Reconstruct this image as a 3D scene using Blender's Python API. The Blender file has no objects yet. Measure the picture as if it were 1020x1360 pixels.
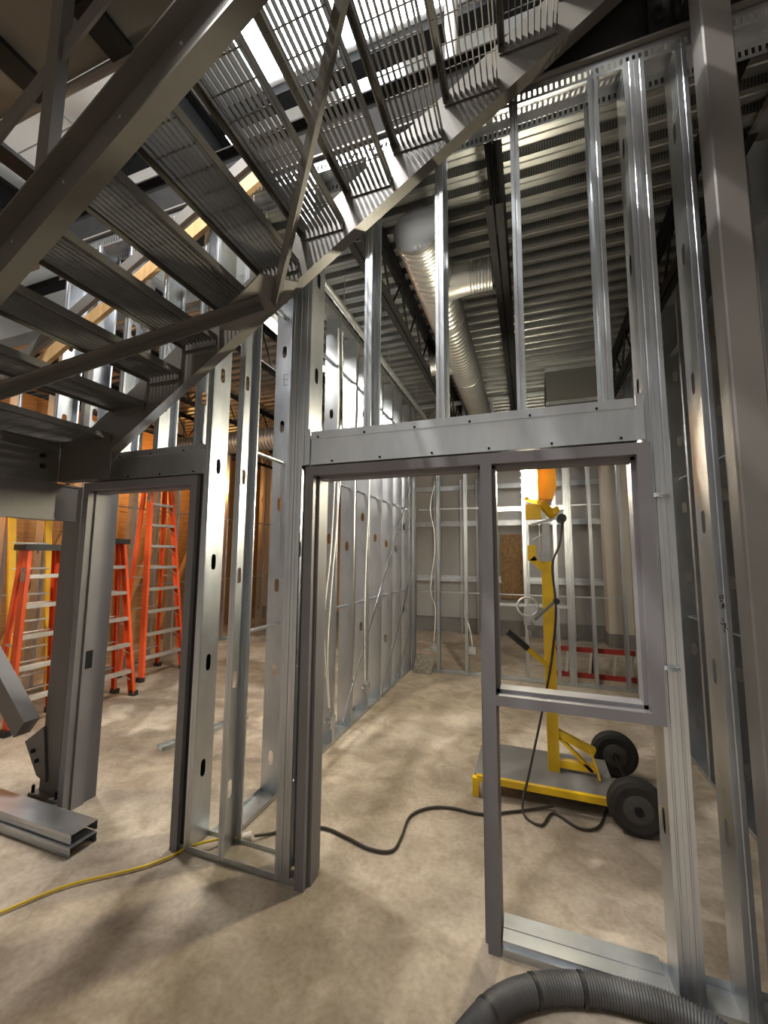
import bpy, math, random
from mathutils import Vector, Matrix
random.seed(7)
scene = bpy.context.scene
col = scene.collection
# ------------------------------------------------------------------ camera
FPX = 540.74
yaw, pit, rol = math.radians(19.616), math.radians(6.032), math.radians(0.439)
CAM = Vector((0, 0, 1.695))
FW = Vector((-math.sin(yaw)*math.cos(pit), math.cos(yaw)*math.cos(pit), math.sin(pit)))
RT0 = Vector((math.cos(yaw), math.sin(yaw), 0)); UP0 = RT0.cross(FW)
RT = RT0*math.cos(rol) + UP0*math.sin(rol); UP = UP0*math.cos(rol) - RT0*math.sin(rol)
cd = bpy.data.cameras.new('camera'); cam = bpy.data.objects.new('camera', cd); col.objects.link(cam)
cd.sensor_fit = 'VERTICAL'; cd.sensor_height = 36; cd.lens = FPX/1360*36; cd.clip_start = .02
m = Matrix((RT, UP, -FW)).transposed().to_4x4(); m.translation = CAM; cam.matrix_world = m
scene.camera = cam
# ------------------------------------------------------------------ world, light, exposure
w = bpy.data.worlds.new('world'); scene.world = w; w.use_nodes = True
w.node_tree.nodes['Background'].inputs[0].default_value = (.75, .8, .9, 1)
w.node_tree.nodes['Background'].inputs[1].default_value = .07
vs = scene.view_settings; vs.view_transform = 'Standard'; vs.look = 'None'; vs.gamma = 1; vs.use_curve_mapping = False
vs.exposure = 0.2
LAMP_E = 260.0        # work light lens
BAY_E = 1.0          # multiplier of the high bay lights
WARM_W = 50.0       # warm site lamps in the left room
# ------------------------------------------------------------------ pixel -> place helpers (1020 x 1360 frame)
def ray(x, y): return FW + RT*((x-510)/FPX) - UP*((y-680)/FPX)
def onX(x, y, v): d = ray(x, y); return CAM + d*((v-CAM.x)/d.x)
def onY(x, y, v): d = ray(x, y); return CAM + d*((v-CAM.y)/d.y)
def onZ(x, y, v): d = ray(x, y); return CAM + d*((v-CAM.z)/d.z)
def onP(x, y, n, c): d = ray(x, y); return CAM + d*((c-n.dot(CAM))/n.dot(d))
# ------------------------------------------------------------------ materials
def mat(name, colr, rough=.5, metal=0., noise=None, bump=0., bscale=40., rvar=0., spec=.5, nscale=5., stretch=None, emit=None, es=0.):
    m = bpy.data.materials.new(name); m.use_nodes = True
    nt = m.node_tree; b = nt.nodes['Principled BSDF']; L = nt.links
    b.inputs['Base Color'].default_value = (*colr, 1); b.inputs['Roughness'].default_value = rough
    b.inputs['Metallic'].default_value = metal; b.inputs['Specular IOR Level'].default_value = spec
    tc = nt.nodes.new('ShaderNodeTexCoord'); src = tc.outputs['Object']
    if stretch:
        mp = nt.nodes.new('ShaderNodeMapping'); mp.inputs['Scale'].default_value = stretch
        L.new(src, mp.inputs[0]); src = mp.outputs[0]
    if noise or rvar:
        n = nt.nodes.new('ShaderNodeTexNoise'); n.inputs['Scale'].default_value = nscale; n.inputs['Detail'].default_value = 6
        n.inputs['Roughness'].default_value = .6
        L.new(src, n.inputs['Vector'])
        if noise:
            r = nt.nodes.new('ShaderNodeValToRGB'); r.color_ramp.elements[0].position = .3; r.color_ramp.elements[1].position = .7
            r.color_ramp.elements[0].color = (*colr, 1); r.color_ramp.elements[1].color = (*noise, 1)
            L.new(n.outputs[0], r.inputs[0]); L.new(r.outputs[0], b.inputs['Base Color'])
        if rvar:
            mr = nt.nodes.new('ShaderNodeMapRange'); mr.inputs[1].default_value = .3; mr.inputs[2].default_value = .7
            mr.inputs[3].default_value = max(.03, rough-rvar); mr.inputs[4].default_value = rough+rvar
            L.new(n.outputs[0], mr.inputs[0]); L.new(mr.outputs[0], b.inputs['Roughness'])
    if bump:
        n2 = nt.nodes.new('ShaderNodeTexNoise'); n2.inputs['Scale'].default_value = bscale; n2.inputs['Detail'].default_value = 4
        L.new(src, n2.inputs['Vector'])
        bp = nt.nodes.new('ShaderNodeBump'); bp.inputs['Strength'].default_value = bump; bp.inputs['Distance'].default_value = .01
        L.new(n2.outputs[0], bp.inputs['Height']); L.new(bp.outputs[0], b.inputs['Normal'])
    if emit:
        b.inputs['Emission Color'].default_value = (*emit, 1); b.inputs['Emission Strength'].default_value = es
    return m
M = {}
M['galv'] = mat('galvanized_steel', (.46, .49, .53), .36, .93, (.60, .63, .67), .03, 9, .04, nscale=7, stretch=(1, 1, .35))
M['galv_dull'] = mat('galvanized_dull', (.40, .42, .43), .42, .85, (.54, .56, .57), .06, 12, .04, nscale=9)
M['deck'] = mat('deck_steel', (.27, .28, .28), .36, .9, (.38, .39, .38), .1, 6, .08, nscale=3)
M['primer'] = mat('grey_primer', (.145, .14, .152), .46, .0, (.18, .174, .188), .05, 20, .06, nscale=2.5)
M['stair'] = mat('stair_grey_paint', (.082, .078, .068), .42, .0, (.104, .098, .086), .04, 25, .06, nscale=3)
M['grate'] = mat('grating_steel', (.10, .097, .09), .45, .3, (.14, .133, .12), .06, 30, .08, nscale=8)
M['column'] = mat('column_primer', (.105, .097, .09), .5, 0, (.14, .131, .122), .05, 20, .06, nscale=2)
M['dark'] = mat('dark_joist_paint', (.010, .010, .011), .75, 0, (.016, .016, .016), spec=.15, nscale=6)
M['duct'] = mat('duct_steel', (.58, .59, .58), .34, .92, (.66, .66, .64), .0, 8, .02, nscale=5)
M['ductgrey'] = mat('duct_cap_grey', (.085, .085, .082), .6, .1)
M['wallgrey'] = mat('grey_wall_panel', (.36, .36, .36), .6, 0, (.43, .42, .41), .05, 5, nscale=1.5)
M['curb'] = mat('dark_curb', (.17, .165, .16), .7, 0, (.22, .21, .2), nscale=4)
M['pale'] = mat('pale_paint', (.55, .50, .43), .6, 0, (.60, .55, .48), nscale=3)
M['orange'] = mat('orange_fibreglass', (.72, .085, .022), .38, 0, (.80, .12, .03), nscale=6)
M['alu'] = mat('aluminium', (.62, .60, .57), .42, .75, (.72, .70, .66), .08, 30, .08, nscale=12)
M['black'] = mat('black_plastic', (.018, .018, .018), .5)
M['rubber'] = mat('tyre_rubber', (.012, .0115, .011), .7, 0, (.026, .024, .022), .2, 60, nscale=8)
M['hub'] = mat('dusty_hub', (.045, .042, .038), .6, 0, (.07, .065, .058), nscale=20)
M['yellow'] = mat('yellow_paint', (.80, .52, .015), .38, 0, (.70, .43, .012), .03, 30, nscale=9)
M['amber'] = mat('amber_housing', (.62, .33, .02), .4, 0, (.70, .40, .03), nscale=5)
M['yellowcord'] = mat('yellow_cord_jacket', (.72, .50, .02), .5)
M['blackcord'] = mat('dark_cord_jacket', (.035, .027, .022), .55)
M['whitewire'] = mat('white_cable', (.75, .74, .72), .5)
M['hose'] = mat('grey_hose', (.055, .055, .058), .5, 0, (.085, .085, .09), nscale=10)
M['board'] = mat('plywood', (.33, .17, .07), .6, 0, (.50, .28, .12), .08, 25, nscale=4, stretch=(1, 1, 7))
M['osb'] = mat('osb_board', (.13, .07, .03), .7, 0, (.36, .22, .09), .2, 60, nscale=38, stretch=(1, 1, .4))
M['lumber'] = mat('lumber', (.42, .25, .10), .6, 0, (.55, .36, .17), .05, 30, nscale=4, stretch=(8, 8, 1))
M['white'] = mat('white_roof_liner', (.72, .72, .73), .7, 0, (.78, .78, .78), .1, 4, nscale=2)
M['offwall'] = mat('upper_wall', (.30, .29, .28), .8, 0, (.36, .35, .33), nscale=1)
M['red'] = mat('red_paint', (.26, .02, .015), .5, 0, (.33, .03, .02), nscale=7)
M['soffit'] = mat('soffit_grey', (.095, .092, .08), .7, 0, (.125, .12, .104), .1, 10, nscale=2)
M['lens'] = mat('lamp_lens', (1, .95, .8), .4, emit=(1, .91, .68), es=LAMP_E)
M['lensglow'] = mat('bay_lens', (1, 1, 1), .4, emit=(1, .98, .95), es=8.0)
M['warmbulb'] = mat('warm_bulb', (1, .8, .5), .4, emit=(1, .55, .16), es=40)
M['label'] = mat('sticker', (.55, .54, .52), .5, 0, (.06, .06, .06), nscale=45, stretch=(1, 1, 1))
M['cardboard'] = mat('cardboard_debris', (.10, .09, .08), .8, 0, (.28, .25, .21), .2, 40, nscale=30)
# concrete floor: dusty beige with stains, trowel marks
def concrete():
    m = bpy.data.materials.new('dusty_concrete'); m.use_nodes = True
    nt = m.node_tree; b = nt.nodes['Principled BSDF']; L = nt.links
    tc = nt.nodes.new('ShaderNodeTexCoord')
    def noise(s, d, dist=0.):
        n = nt.nodes.new('ShaderNodeTexNoise'); n.inputs['Scale'].default_value = s; n.inputs['Detail'].default_value = d
        n.inputs['Distortion'].default_value = dist; L.new(tc.outputs['Object'], n.inputs[0]); return n
    def ramp(n, p0, c0, p1, c1):
        r = nt.nodes.new('ShaderNodeValToRGB'); e = r.color_ramp.elements
        e[0].position = p0; e[0].color = (*c0, 1); e[1].position = p1; e[1].color = (*c1, 1); L.new(n.outputs[0], r.inputs[0]); return r
    def mul(a, c, f):
        x = nt.nodes.new('ShaderNodeMixRGB'); x.blend_type = 'MULTIPLY'; x.inputs[0].default_value = f
        L.new(a.outputs[0], x.inputs[1]); L.new(c.outputs[0], x.inputs[2]); return x
    big = ramp(noise(1.1, 8, .6), .30, (.29, .24, .186), .70, (.58, .50, .405))
    mid = ramp(noise(4.5, 8, 1.2), .28, (.62, .58, .54), .58, (1, 1, 1))
    fine = ramp(noise(38, 6), .30, (.80, .78, .75), .62, (1, 1, 1))
    spk = ramp(noise(95, 2), .26, (.35, .31, .27), .33, (1, 1, 1))
    c = mul(mul(mul(big, mid, .8), fine, .85), spk, .6)
    L.new(c.outputs[0], b.inputs['Base Color']); b.inputs['Roughness'].default_value = .72
    b.inputs['Specular IOR Level'].default_value = .3
    bp = nt.nodes.new('ShaderNodeBump'); bp.inputs['Strength'].default_value = .25; bp.inputs['Distance'].default_value = .006
    L.new(noise(30, 8).outputs[0], bp.inputs['Height']); L.new(bp.outputs[0], b.inputs['Normal'])
    return m
M['concrete'] = concrete()
def perforate(m):
    nt = m.node_tree; L = nt.links; b = nt.nodes['Principled BSDF']
    tc = nt.nodes.new('ShaderNodeTexCoord'); sp_ = nt.nodes.new('ShaderNodeSeparateXYZ'); L.new(tc.outputs['Object'], sp_.inputs[0])
    ge = nt.nodes.new('ShaderNodeNewGeometry'); sn_ = nt.nodes.new('ShaderNodeSeparateXYZ'); L.new(ge.outputs['True Normal'], sn_.inputs[0])
    def math_(op, a, v=None):
        n = nt.nodes.new('ShaderNodeMath'); n.operation = op; L.new(a, n.inputs[0])
        if v is not None: (L.new(v, n.inputs[1]) if hasattr(v, 'links') else setattr(n.inputs[1], 'default_value', v))
        return n.outputs[0]
    dots = math_('GREATER_THAN', math_('SINE', math_('MULTIPLY', sp_.outputs[0], 420.)), .35)
    slant = math_('GREATER_THAN', math_('ABSOLUTE', sn_.outputs[1]), .8)
    f = math_('MULTIPLY', math_('MULTIPLY', dots, slant), .65)
    mx_ = nt.nodes.new('ShaderNodeMixRGB'); mx_.inputs[2].default_value = (.02, .02, .02, 1); L.new(f, mx_.inputs[0])
    src = b.inputs['Base Color'].links[0].from_socket; L.new(src, mx_.inputs[1]); L.new(mx_.outputs[0], b.inputs['Base Color'])
perforate(M['deck'])
# ------------------------------------------------------------------ mesh builder
class MB:
    def __init__(s): s.v = []; s.f = []; s.sm = []
    def add(s, vs, fs, smooth=False):
        o = len(s.v); s.v += [tuple(p) for p in vs]; s.f += [tuple(i+o for i in f) for f in fs]; s.sm += [smooth]*len(fs); return s
    def box(s, x0, x1, y0, y1, z0, z1):
        return s.add([(x0,y0,z0),(x1,y0,z0),(x1,y1,z0),(x0,y1,z0),(x0,y0,z1),(x1,y0,z1),(x1,y1,z1),(x0,y1,z1)],
                     [(0,3,2,1),(4,5,6,7),(0,1,5,4),(1,2,6,5),(2,3,7,6),(3,0,4,7)])
    def bar(s, p, q, wd, ht, up=(0,0,1), q_scale=1.):
        p, q = Vector(p), Vector(q); d = (q-p).normalized(); u = Vector(up); a = d.cross(u)
        if a.length < 1e-5: a = d.cross(Vector((1,0,0)))
        a.normalize(); b = a.cross(d).normalized()
        vs = []
        for c, k in ((p, 1.), (q, q_scale)):
            for i, j in ((-1,-1),(1,-1),(1,1),(-1,1)): vs.append(c + a*(i*wd/2*k) + b*(j*ht/2*k))
        return s.add(vs, [(0,3,2,1),(4,5,6,7),(0,1,5,4),(1,2,6,5),(2,3,7,6),(3,0,4,7)])
    def poly(s, pts, ext):
        # extruded polygon: pts 3d ring, ext vector
        n = len(pts); e = Vector(ext); P = [Vector(p) for p in pts]
        fs = [tuple(range(n-1, -1, -1)), tuple(range(n, 2*n))] + [(i, (i+1) % n, n+(i+1) % n, n+i) for i in range(n)]
        return s.add(P + [p+e for p in P], fs)
    def tube(s, pts, r, n=10, cap=True, smooth=True):
        P = [Vector(p) for p in pts]; R = r if isinstance(r, (list, tuple)) else [r]*len(P)
        vs = []; fs = []; prev = None
        for i, p in enumerate(P):
            t = (P[min(i+1, len(P)-1)] - P[max(i-1, 0)]).normalized()
            if prev is None:
                a = t.cross(Vector((0,0,1)));
                if a.length < .05: a = t.cross(Vector((1,0,0)))
            else: a = prev - t*prev.dot(t)
            a.normalize(); prev = a; b = t.cross(a)
            for k in range(n):
                th = 2*math.pi*k/n; vs.append(p + a*(R[i]*math.cos(th)) + b*(R[i]*math.sin(th)))
        for i in range(len(P)-1):
            for k in range(n): fs.append((i*n+k, i*n+(k+1) % n, (i+1)*n+(k+1) % n, (i+1)*n+k))
        s.add(vs, fs, smooth)
        if cap:
            s.add(vs[:n], [tuple(range(n-1, -1, -1))]); s.add(vs[-n:], [tuple(range(n))])
        return s
    def mesh(s, name, m):
        me = bpy.data.meshes.new(name); me.from_pydata(s.v, [], s.f); me.materials.append(M[m] if isinstance(m, str) else m)
        me.polygons.foreach_set('use_smooth', s.sm); me.update(); return me
    def build(s, name, m, parent=None, loc=(0,0,0)):
        return place(name, s.mesh(name, m), parent, loc)
def place(name, me, parent=None, loc=(0,0,0), rz=0.):
    o = bpy.data.objects.new(name, me); col.objects.link(o); o.parent = parent; o.location = loc; o.rotation_euler = (0,0,rz); return o
def empty(name, loc=(0,0,0), rz=0.):
    o = bpy.data.objects.new(name, None); col.objects.link(o); o.location = loc; o.rotation_euler = (0,0,rz); o.empty_display_size = .1; return o
def tag(o, label, cat, group=None, kind=None):
    o['label'] = label; o['category'] = cat
    if group: o['group'] = group
    if kind: o['kind'] = kind
    return o
def struct(o, label=None, cat=None):
    o['kind'] = 'structure'
    if label: o['label'] = label; o['category'] = cat
    return o
def solid(o, t=.0016):
    md = o.modifiers.new('sheet', 'SOLIDIFY'); md.thickness = t; md.offset = 0; return o
def smooth_path(P, n=8):
    P = [Vector(p) for p in P]; out = []
    for i in range(len(P)-1):
        p0, p1, p2, p3 = P[max(i-1,0)], P[i], P[i+1], P[min(i+2,len(P)-1)]
        for k in range(n):
            t = k/n; out.append(.5*((2*p1)+(p2-p0)*t+(2*p0-5*p1+4*p2-p3)*t*t+(3*p1-p0-3*p2+p3)*t**3))
    out.append(P[-1]); return out
# ------------------------------------------------------------------ steel stud (C section, slotted web), track
_studs = {}
def stud_mesh(L, D=.152, F=.041, off=.30, m='galv', gap=.61):
    key = (round(L, 3), D, F, round(off, 2), m, gap)
    if key in _studs: return _studs[key]
    b = MB(); lip = .011
    prof = [(F, lip), (F, 0), (F*.62, 0), (F*.55, .0022), (F*.45, .0022), (F*.38, 0), (0, 0)]
    for side in (0, 1):
        P = [(x, y if not side else D-y) for x, y in prof]
        for (xa, ya), (xb, yb) in zip(P, P[1:]): b.add([(xa,ya,0),(xb,yb,0),(xb,yb,L),(xa,ya,L)], [(0,1,2,3)])
    z = 0.; hz = []
    h = off
    while h < L-.12: hz.append(h); h += gap
    hw, hh, ch = .019, .050, .075
    for h in hz:
        if h-ch > z: b.add([(0,0,z),(0,D,z),(0,D,h-ch),(0,0,h-ch)], [(0,1,2,3)])
        inn = []; out = []
        ang = [math.atan2(ch, D/2), math.pi-math.atan2(ch, D/2)]
        N = 20
        ths = sorted([2*math.pi*k/N for k in range(N)] + [ang[0], ang[1], 2*math.pi-ang[0], 2*math.pi-ang[1]])
        for th in ths:
            c, s_ = math.cos(th), math.sin(th)
            k = min((D/2)/abs(c) if abs(c) > 1e-6 else 9, ch/abs(s_) if abs(s_) > 1e-6 else 9)
            out.append((0, D/2+c*k, h+s_*k))
            # stadium point on the ray
            kk = hw/abs(c) if abs(c) > 1e-6 else 9
            if abs(s_*kk) > hh-hw:
                cz = (hh-hw)*(1 if s_ > 0 else -1); B = s_*cz; kk = B + math.sqrt(max(0, B*B-(cz*cz-hw*hw)))
            inn.append((0, D/2+c*kk, h+s_*kk))
        n = len(ths); b.add(out+inn, [(i, (i+1) % n, n+(i+1) % n, n+i) for i in range(n)])
        z = h+ch
    b.add([(0,0,z),(0,D,z),(0,D,L),(0,0,L)], [(0,1,2,3)])
    me = b.mesh('stud', m); _studs[key] = me; return me
def stud(parent, x, y, z0, z1, face='+x', D=.152, off=.30, m='galv', F=.041, name='stud', gap=.61):
    """face: direction the flanges point from the web; x,y = outside web corner on the low side"""
    me = stud_mesh(z1-z0, D, F, off, m, gap)
    o = place(name, me, parent, (x, y, z0))
    if face == '+x': pass
    elif face == '-x': o.rotation_euler = (0,0,math.pi); o.location = (x, y+D, z0)
    elif face == '+y': o.rotation_euler = (0,0,math.pi/2); o.location = (x+D, y, z0)
    elif face == '-y': o.rotation_euler = (0,0,-math.pi/2); o.location = (x, y, z0)
    return solid(o)
def track(parent, p, q, D, side=1, lip=.032, up=True, m='galv_dull', name='track', slots=False):
    # U channel from p to q along x or y; D wide to the +perp side
    p, q = Vector(p), Vector(q); d = (q-p).normalized(); a = Vector((-d.y, d.x, 0))*side; b = MB(); t = .0018
    u = Vector((0,0,1 if up else -1))
    def slab(o, e1, e2, e3): b.poly([o, o+e1, o+e1+e2, o+e2], e3)
    L = q-p
    slab(p, L, a*D, u*t)
    if not slots:
        slab(p, L, a*t, u*lip); slab(p+a*(D-t), L, a*t, u*lip)
    else:   # slotted deflection track: upper strip, lower strip and the bridges between the slots
        for k in (0, D-t):
            o = p+a*k
            slab(o, L, a*t, u*lip*.42); slab(o+u*lip*.80, L, a*t, u*lip*.20)
            n = int(L.length/.026)
            for i in range(n): slab(o+d*(i*.026)+u*lip*.42, d*.013, a*t, u*lip*.38)
    return b.build(name, m, parent)
YF = 1.995; D6 = .152; ZT = 4.05
# ================================================================== STRUCTURE
fl = MB().box(-10, 5, -5, 11, -.15, 0).build('floor', 'concrete'); struct(fl, 'dusty beige concrete slab floor', 'floor')
# steel deck over the rooms, ribs along X
def deck(name, x0, x1, y0, y1, z, parent=None):
    b = MB(); P = .152; rib = .045; n = int((y1-y0)/P); prof = []
    for i in range(n):
        y = y0+i*P; prof += [(y, z+rib), (y+.045, z+rib), (y+.060, z), (y+.092, z), (y+.098, z+.006), (y+.104, z), (y+.137, z)]
    prof.append((y0+n*P, z+rib))
    vs = []; fs = []
    for y, zz in prof: vs += [(x0, y, zz), (x1, y, zz)]
    for i in range(len(prof)-1): fs.append((2*i, 2*i+2, 2*i+3, 2*i+1))
    b.add(vs, fs); b.box(x0, x1, y0, y1, z+rib+.002, z+rib+.15)
    return b.build(name, 'deck', parent)
ce = deck('ceiling', -1.95, 3.4, 2.16, 10.0, 4.10); struct(ce, 'ribbed galvanized steel deck over the framed rooms', 'ceiling')
ce2 = deck('ceiling_left', -9.8, -1.95, 2.9, 10.0, 4.10); struct(ce2, 'ribbed steel deck over the ladder room', 'ceiling')
hi = MB()
for i in range(10):
    for j in range(4): hi.box(-9.9+i*1.5, -8.42+i*1.5, -4.9+j*4, -.92+j*4, 7.2, 7.24)
hi.box(-10, 5, -5, 11, 7.245, 7.3)
hi = hi.build('ceiling_high', 'white'); struct(hi, 'white lined high roof above the stair', 'ceiling')
SKY = mat('skylight_sheet', (.9, .92, .95), .5, emit=(.93, .97, 1), es=9.0)
for x0, y0 in ((-2.85, 2.35), (-2.0, 2.35), (-1.15, 2.35), (-2.0, 3.75), (-4.4, 3.75)): MB().box(x0, x0+.8, y0, y0+1.15, 7.185, 7.199).build('skylight', SKY, hi)
for k, y in enumerate((-3.4, -2.0, -.6, .8, 2.2, 3.6, 5.0, 6.4, 7.8)):
    b = MB(); b.box(-10, 5, y-.04, y+.04, 7.0, 7.19); b.box(-10, 5, y-.09, y+.09, 6.985, 7.0); b.build('purlin', 'dark', hi)
for k, x in enumerate((-7.0, -3.6, 2.4)):
    b = MB(); b.box(x-.01, x+.01, -5, 11, 6.55, 6.95); b.box(x-.1, x+.1, -5, 11, 6.53, 6.55); b.box(x-.1, x+.1, -5, 11, 6.95, 6.985); b.build('rafter', 'dark', hi)
wb = MB().box(-10, 5, 9.45, 9.7, 0, 4.1)
wb = wb.build('wall_back', 'wallgrey'); struct(wb, 'grey metal panel wall at the far end', 'wall')
MB().box(-10, 5, 9.30, 9.448, 0, .30).build('curb', 'curb', wb)
for z in (1.17, 2.42, 3.25):
    b = MB(); b.box(-5, 4.5, 9.30, 9.449, z, z+.012); b.box(-5, 4.5, 9.30, 9.312, z-.06, z); b.box(-5, 4.5, 9.437, 9.449, z, z+.07); b.build('girt', 'galv', wb)
for k, x in enumerate([-2.55, -2.05, -1.45, -1.10, -.72, -.05, .35, .80, 1.15]):
    stud(wb, x, 9.16, .02, 3.4, '+x', D=.10, off=.4)
for nm, bx in (('wall_rear', (-10, 5, -5.2, -5, 0, 7.2)), ('wall_right', (4.8, 5, -5, 9.45, 0, 7.2)), ('wall_left', (-10, -9.8, -5, 11, 0, 7.2)), ('wall_back_upper', (-10, 5, 10.0, 10.2, 4.3, 7.2))):
    struct(MB().box(*bx).build(nm, 'offwall'), {'wall_rear': 'plain grey building wall behind the stair', 'wall_right': 'plain grey building wall past the steel column', 'wall_left': 'plain building wall past the ladder room', 'wall_back_upper': 'plain upper storey wall'}[nm], 'wall')
# ---- front framed wall
wf = empty('wall_front', (0,0,0)); struct(wf, 'galvanized stud wall framed around the grey door and window frames', 'wall')
# floor tracks
for y in (YF, YF+D6-.003): MB().box(-1.945, -1.176, y, y+.003, .001, .034).build('track_lip', 'galv_dull', wf)
MB().box(-1.945, -1.176, YF+.003, YF+D6-.003, .001, .012).build('grout_bed', 'concrete', wf)
b = MB()   # low sill track under the window: raised box with a centre groove
b.box(-.155, .455, YF+.002, YF+.066, .001, .052); b.box(-.155, .455, YF+.071, YF+.15, .001, .052); b.box(-.155, .455, YF+.066, YF+.071, .001, .046)
b.box(-.155, .455, YF-.012, YF+.002, .001, .030)
b.build('sill_track', 'galv', wf)
track(wf, (.455, YF, .001), (1.4, YF, .001), D6)
track(wf, (-3.75, YF, ZT+.06), (1.35, YF, ZT+.06), D6, up=False, lip=.085, slots=True, name='top_track', m='galv')
# full height studs
stud(wf, -1.874, YF, .004, ZT, '-x', off=.42)
MB().box(-1.947, -1.918, YF+.01, YF+.15, .004, 2.19).build('gap_shade_strip', 'black', wf)  # dark strip standing in for the shade between frame and stud
stud(wf, -1.675, YF, .004, ZT, '+x', off=.34)
stud(wf, -1.262, YF, .004, ZT, '-x', off=.5)
stud(wf, -1.258, YF, .004, ZT, '+x', off=.5)
stud(wf, -1.175, YF, 2.20, ZT, '-x', off=.56)
stud(wf, .488, YF, .004, ZT, '+x', off=.62)
stud(wf, .572, YF, .004, ZT, '-x', off=.62)
stud(wf, .698, YF, .004, ZT, '+x', off=.62)
stud(wf, 1.104, YF, .004, ZT, '+x', off=.62)
# cripple studs above the headers
for x, fc in ((-.835, '+x'), (-.43, '+x'), (-.035, '+x'), (.375, '-x')):
    stud(wf, x, YF, 2.385, ZT, fc, off=1.05)
for x in (-2.02, -2.36, -2.72, -3.06, -3.40): stud(wf, x, YF, 2.385, ZT, '+x', off=.34)
# wire clips and hand written marks on the studs
for px, py in ((877, 658), (890, 888)):
    c = onY(px, py, 1.985); b = MB()
    for k in range(3): b.tube([c+Vector((-.035, .004, .006*k-.006)), c+Vector((-.012, -.006, .006*k-.003)), c+Vector((.012, -.004, .006*k-.008)), c+Vector((.036, .004, .004*k-.004))], .003, 6)
    b.build('wire_clip', 'galv', wf)
def scribble(parent, strokes, place_):
    b = MB()
    for st_ in strokes:
        P_ = [place_(*p) for p in st_]
        for p, q in zip(P_, P_[1:]): b.bar(p, q, .003, .0012, up=(0, 1, 0))
    o = b.build('marker_writing', 'black', parent); o['label'] = 'hand written black marker'; return o
mk = lambda x, y: onY(x, y, YF-.0012)
scribble(wf, [[(956,791),(960,791),(960,794),(956,795),(956,791)], [(956,797),(959,798),(956,800)], [(957,803),(963,806)], [(962,802),(958,808)], [(960,801),(961,808)]], mk)
scribble(wf, [[(960,821),(960,825)], [(957,827),(960,830)], [(960,829),(963,828),(964,832),(961,833)], [(963,834),(967,836)], [(961,836),(963,840)]], mk)
# box headers
def header(x0, x1, end):
    b = MB(); b.box(x0, x1, 1.978, 2.149, 2.195, 2.352)
    b.box(x0, x1-.012, 1.974, 2.153, 2.342, 2.362); b.box(x0+.004, x1-.012, 1.976, 2.15, 2.362, 2.385)
    b.box(x0, x1, 1.9755, 1.9785, 2.195, 2.225)
    h = b.build('header', 'galv', wf)
    s = MB()
    for k in range(int((x1-x0)/.28)+1):
        for z in (2.352, 2.209):
            x = x0+.05+k*.28+(.09 if z < 2.3 else 0)
            if x < x1-.03: s.tube([(x, 1.9745, z), (x, 1.9695, z)], .006, 8)
    s.build('screws', 'dark', h)
    c = MB()
    for xx in ((x1-.002, x0-.022) if end else ()):
        c.box(xx-.0, xx+.024, 1.968, 1.974, 2.195, 2.40)
    if end:
        cl = c.build('clip', 'galv', h)
header(-1.15, .458, True)
header(-2.96, -1.905, False)
# bridging channel between the studs left of the door
def channel_x(parent, x0, x1, y, z, name='bridging'):
    b = MB(); b.box(x0, x1, y-.019, y+.019, z, z+.0016); b.box(x0, x1, y-.019, y-.0174, z-.012, z); b.box(x0, x1, y+.0174, y+.019, z-.012, z); return b.build(name, 'galv', parent)
def channel_y(parent, y0, y1, x, z, name='bridging'):
    b = MB(); b.box(x-.019, x+.019, y0, y1, z, z+.0016); b.box(x-.019, x-.0174, y0, y1, z-.012, z); b.box(x+.0174, x+.019, y0, y1, z-.012, z); return b.build(name, 'galv', parent)
# ---- partition running back, left of the room
XP = -1.713
wp = empty('wall_partition'); struct(wp, 'galvanized stud partition with diagonal straps running into the room', 'wall')
track(wp, (XP, 2.16, .001), (XP, 6.25, .001), D6, side=1)
track(wp, (XP, 2.16, ZT+.04), (XP, 6.25, ZT+.04), D6, side=1, up=False, lip=.06, name='top_track')
for k in range(9):
    y = 2.64+k*.412
    if k: stud(wp, XP-D6, y, .004, ZT, '+y', off=(.9, 1.9, .62, 1.78)[k % 4], gap=1.22)
    else: stud(wp, XP-D6, y, .004, ZT, '+y', off=.24)
stud(wp, XP-D6, 6.02, .004, ZT, '+y', off=.3)
scribble(wp, [[(383,497),(377,498),(377,512),(383,511)], [(377,504),(383,504)]], lambda x, y: onY(x, y, 2.6385))
for z in (1.19, 2.40, 3.57): channel_y(wp, 2.3, 6.1, XP-.06, z)
for (a, c) in (((545,647),(455,958)), ((545,770),(504,930)), ((543,843),(527,904))):
    MB().bar(onX(*a, XP+.010), onX(*c, XP+.010),   .005, .036, up=(0, .6, .8)).build('strap', 'galv', wp)
# ---- stud wall across the back of the room
wr = empty('wall_room_back'); struct(wr, 'open galvanized stud wall at the end of the room', 'wall')
track(wr, (XP+.002, 6.05, .001), (1.23, 6.05, .001), .10)
track(wr, (XP+.002, 6.05, ZT), (1.23, 6.05, ZT), .10, up=False, name='top_track')
for x, f in ((-1.70, '+x'), (-1.315, '+x'), (-.905, '+x'), (-.49, '+x'), (-.085, '+x'), (.315, '+x'), (.50, '-x'), (.502, '+x'), (.755, '+x'), (1.12, '+x')):
    stud(wr, x, 6.05, .004, ZT, f, D=.10, off=.32)
for z in (1.16, 2.40): channel_x(wr, -1.6, 1.22, 6.10, z)
# opening rails framed around the low window in this wall
for z, h in ((2.33, .055), (1.0, .035)):
    MB().box(-.52, .50, 6.045, 6.152, z, z+h).build('sill_track', 'galv', wr)
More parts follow.
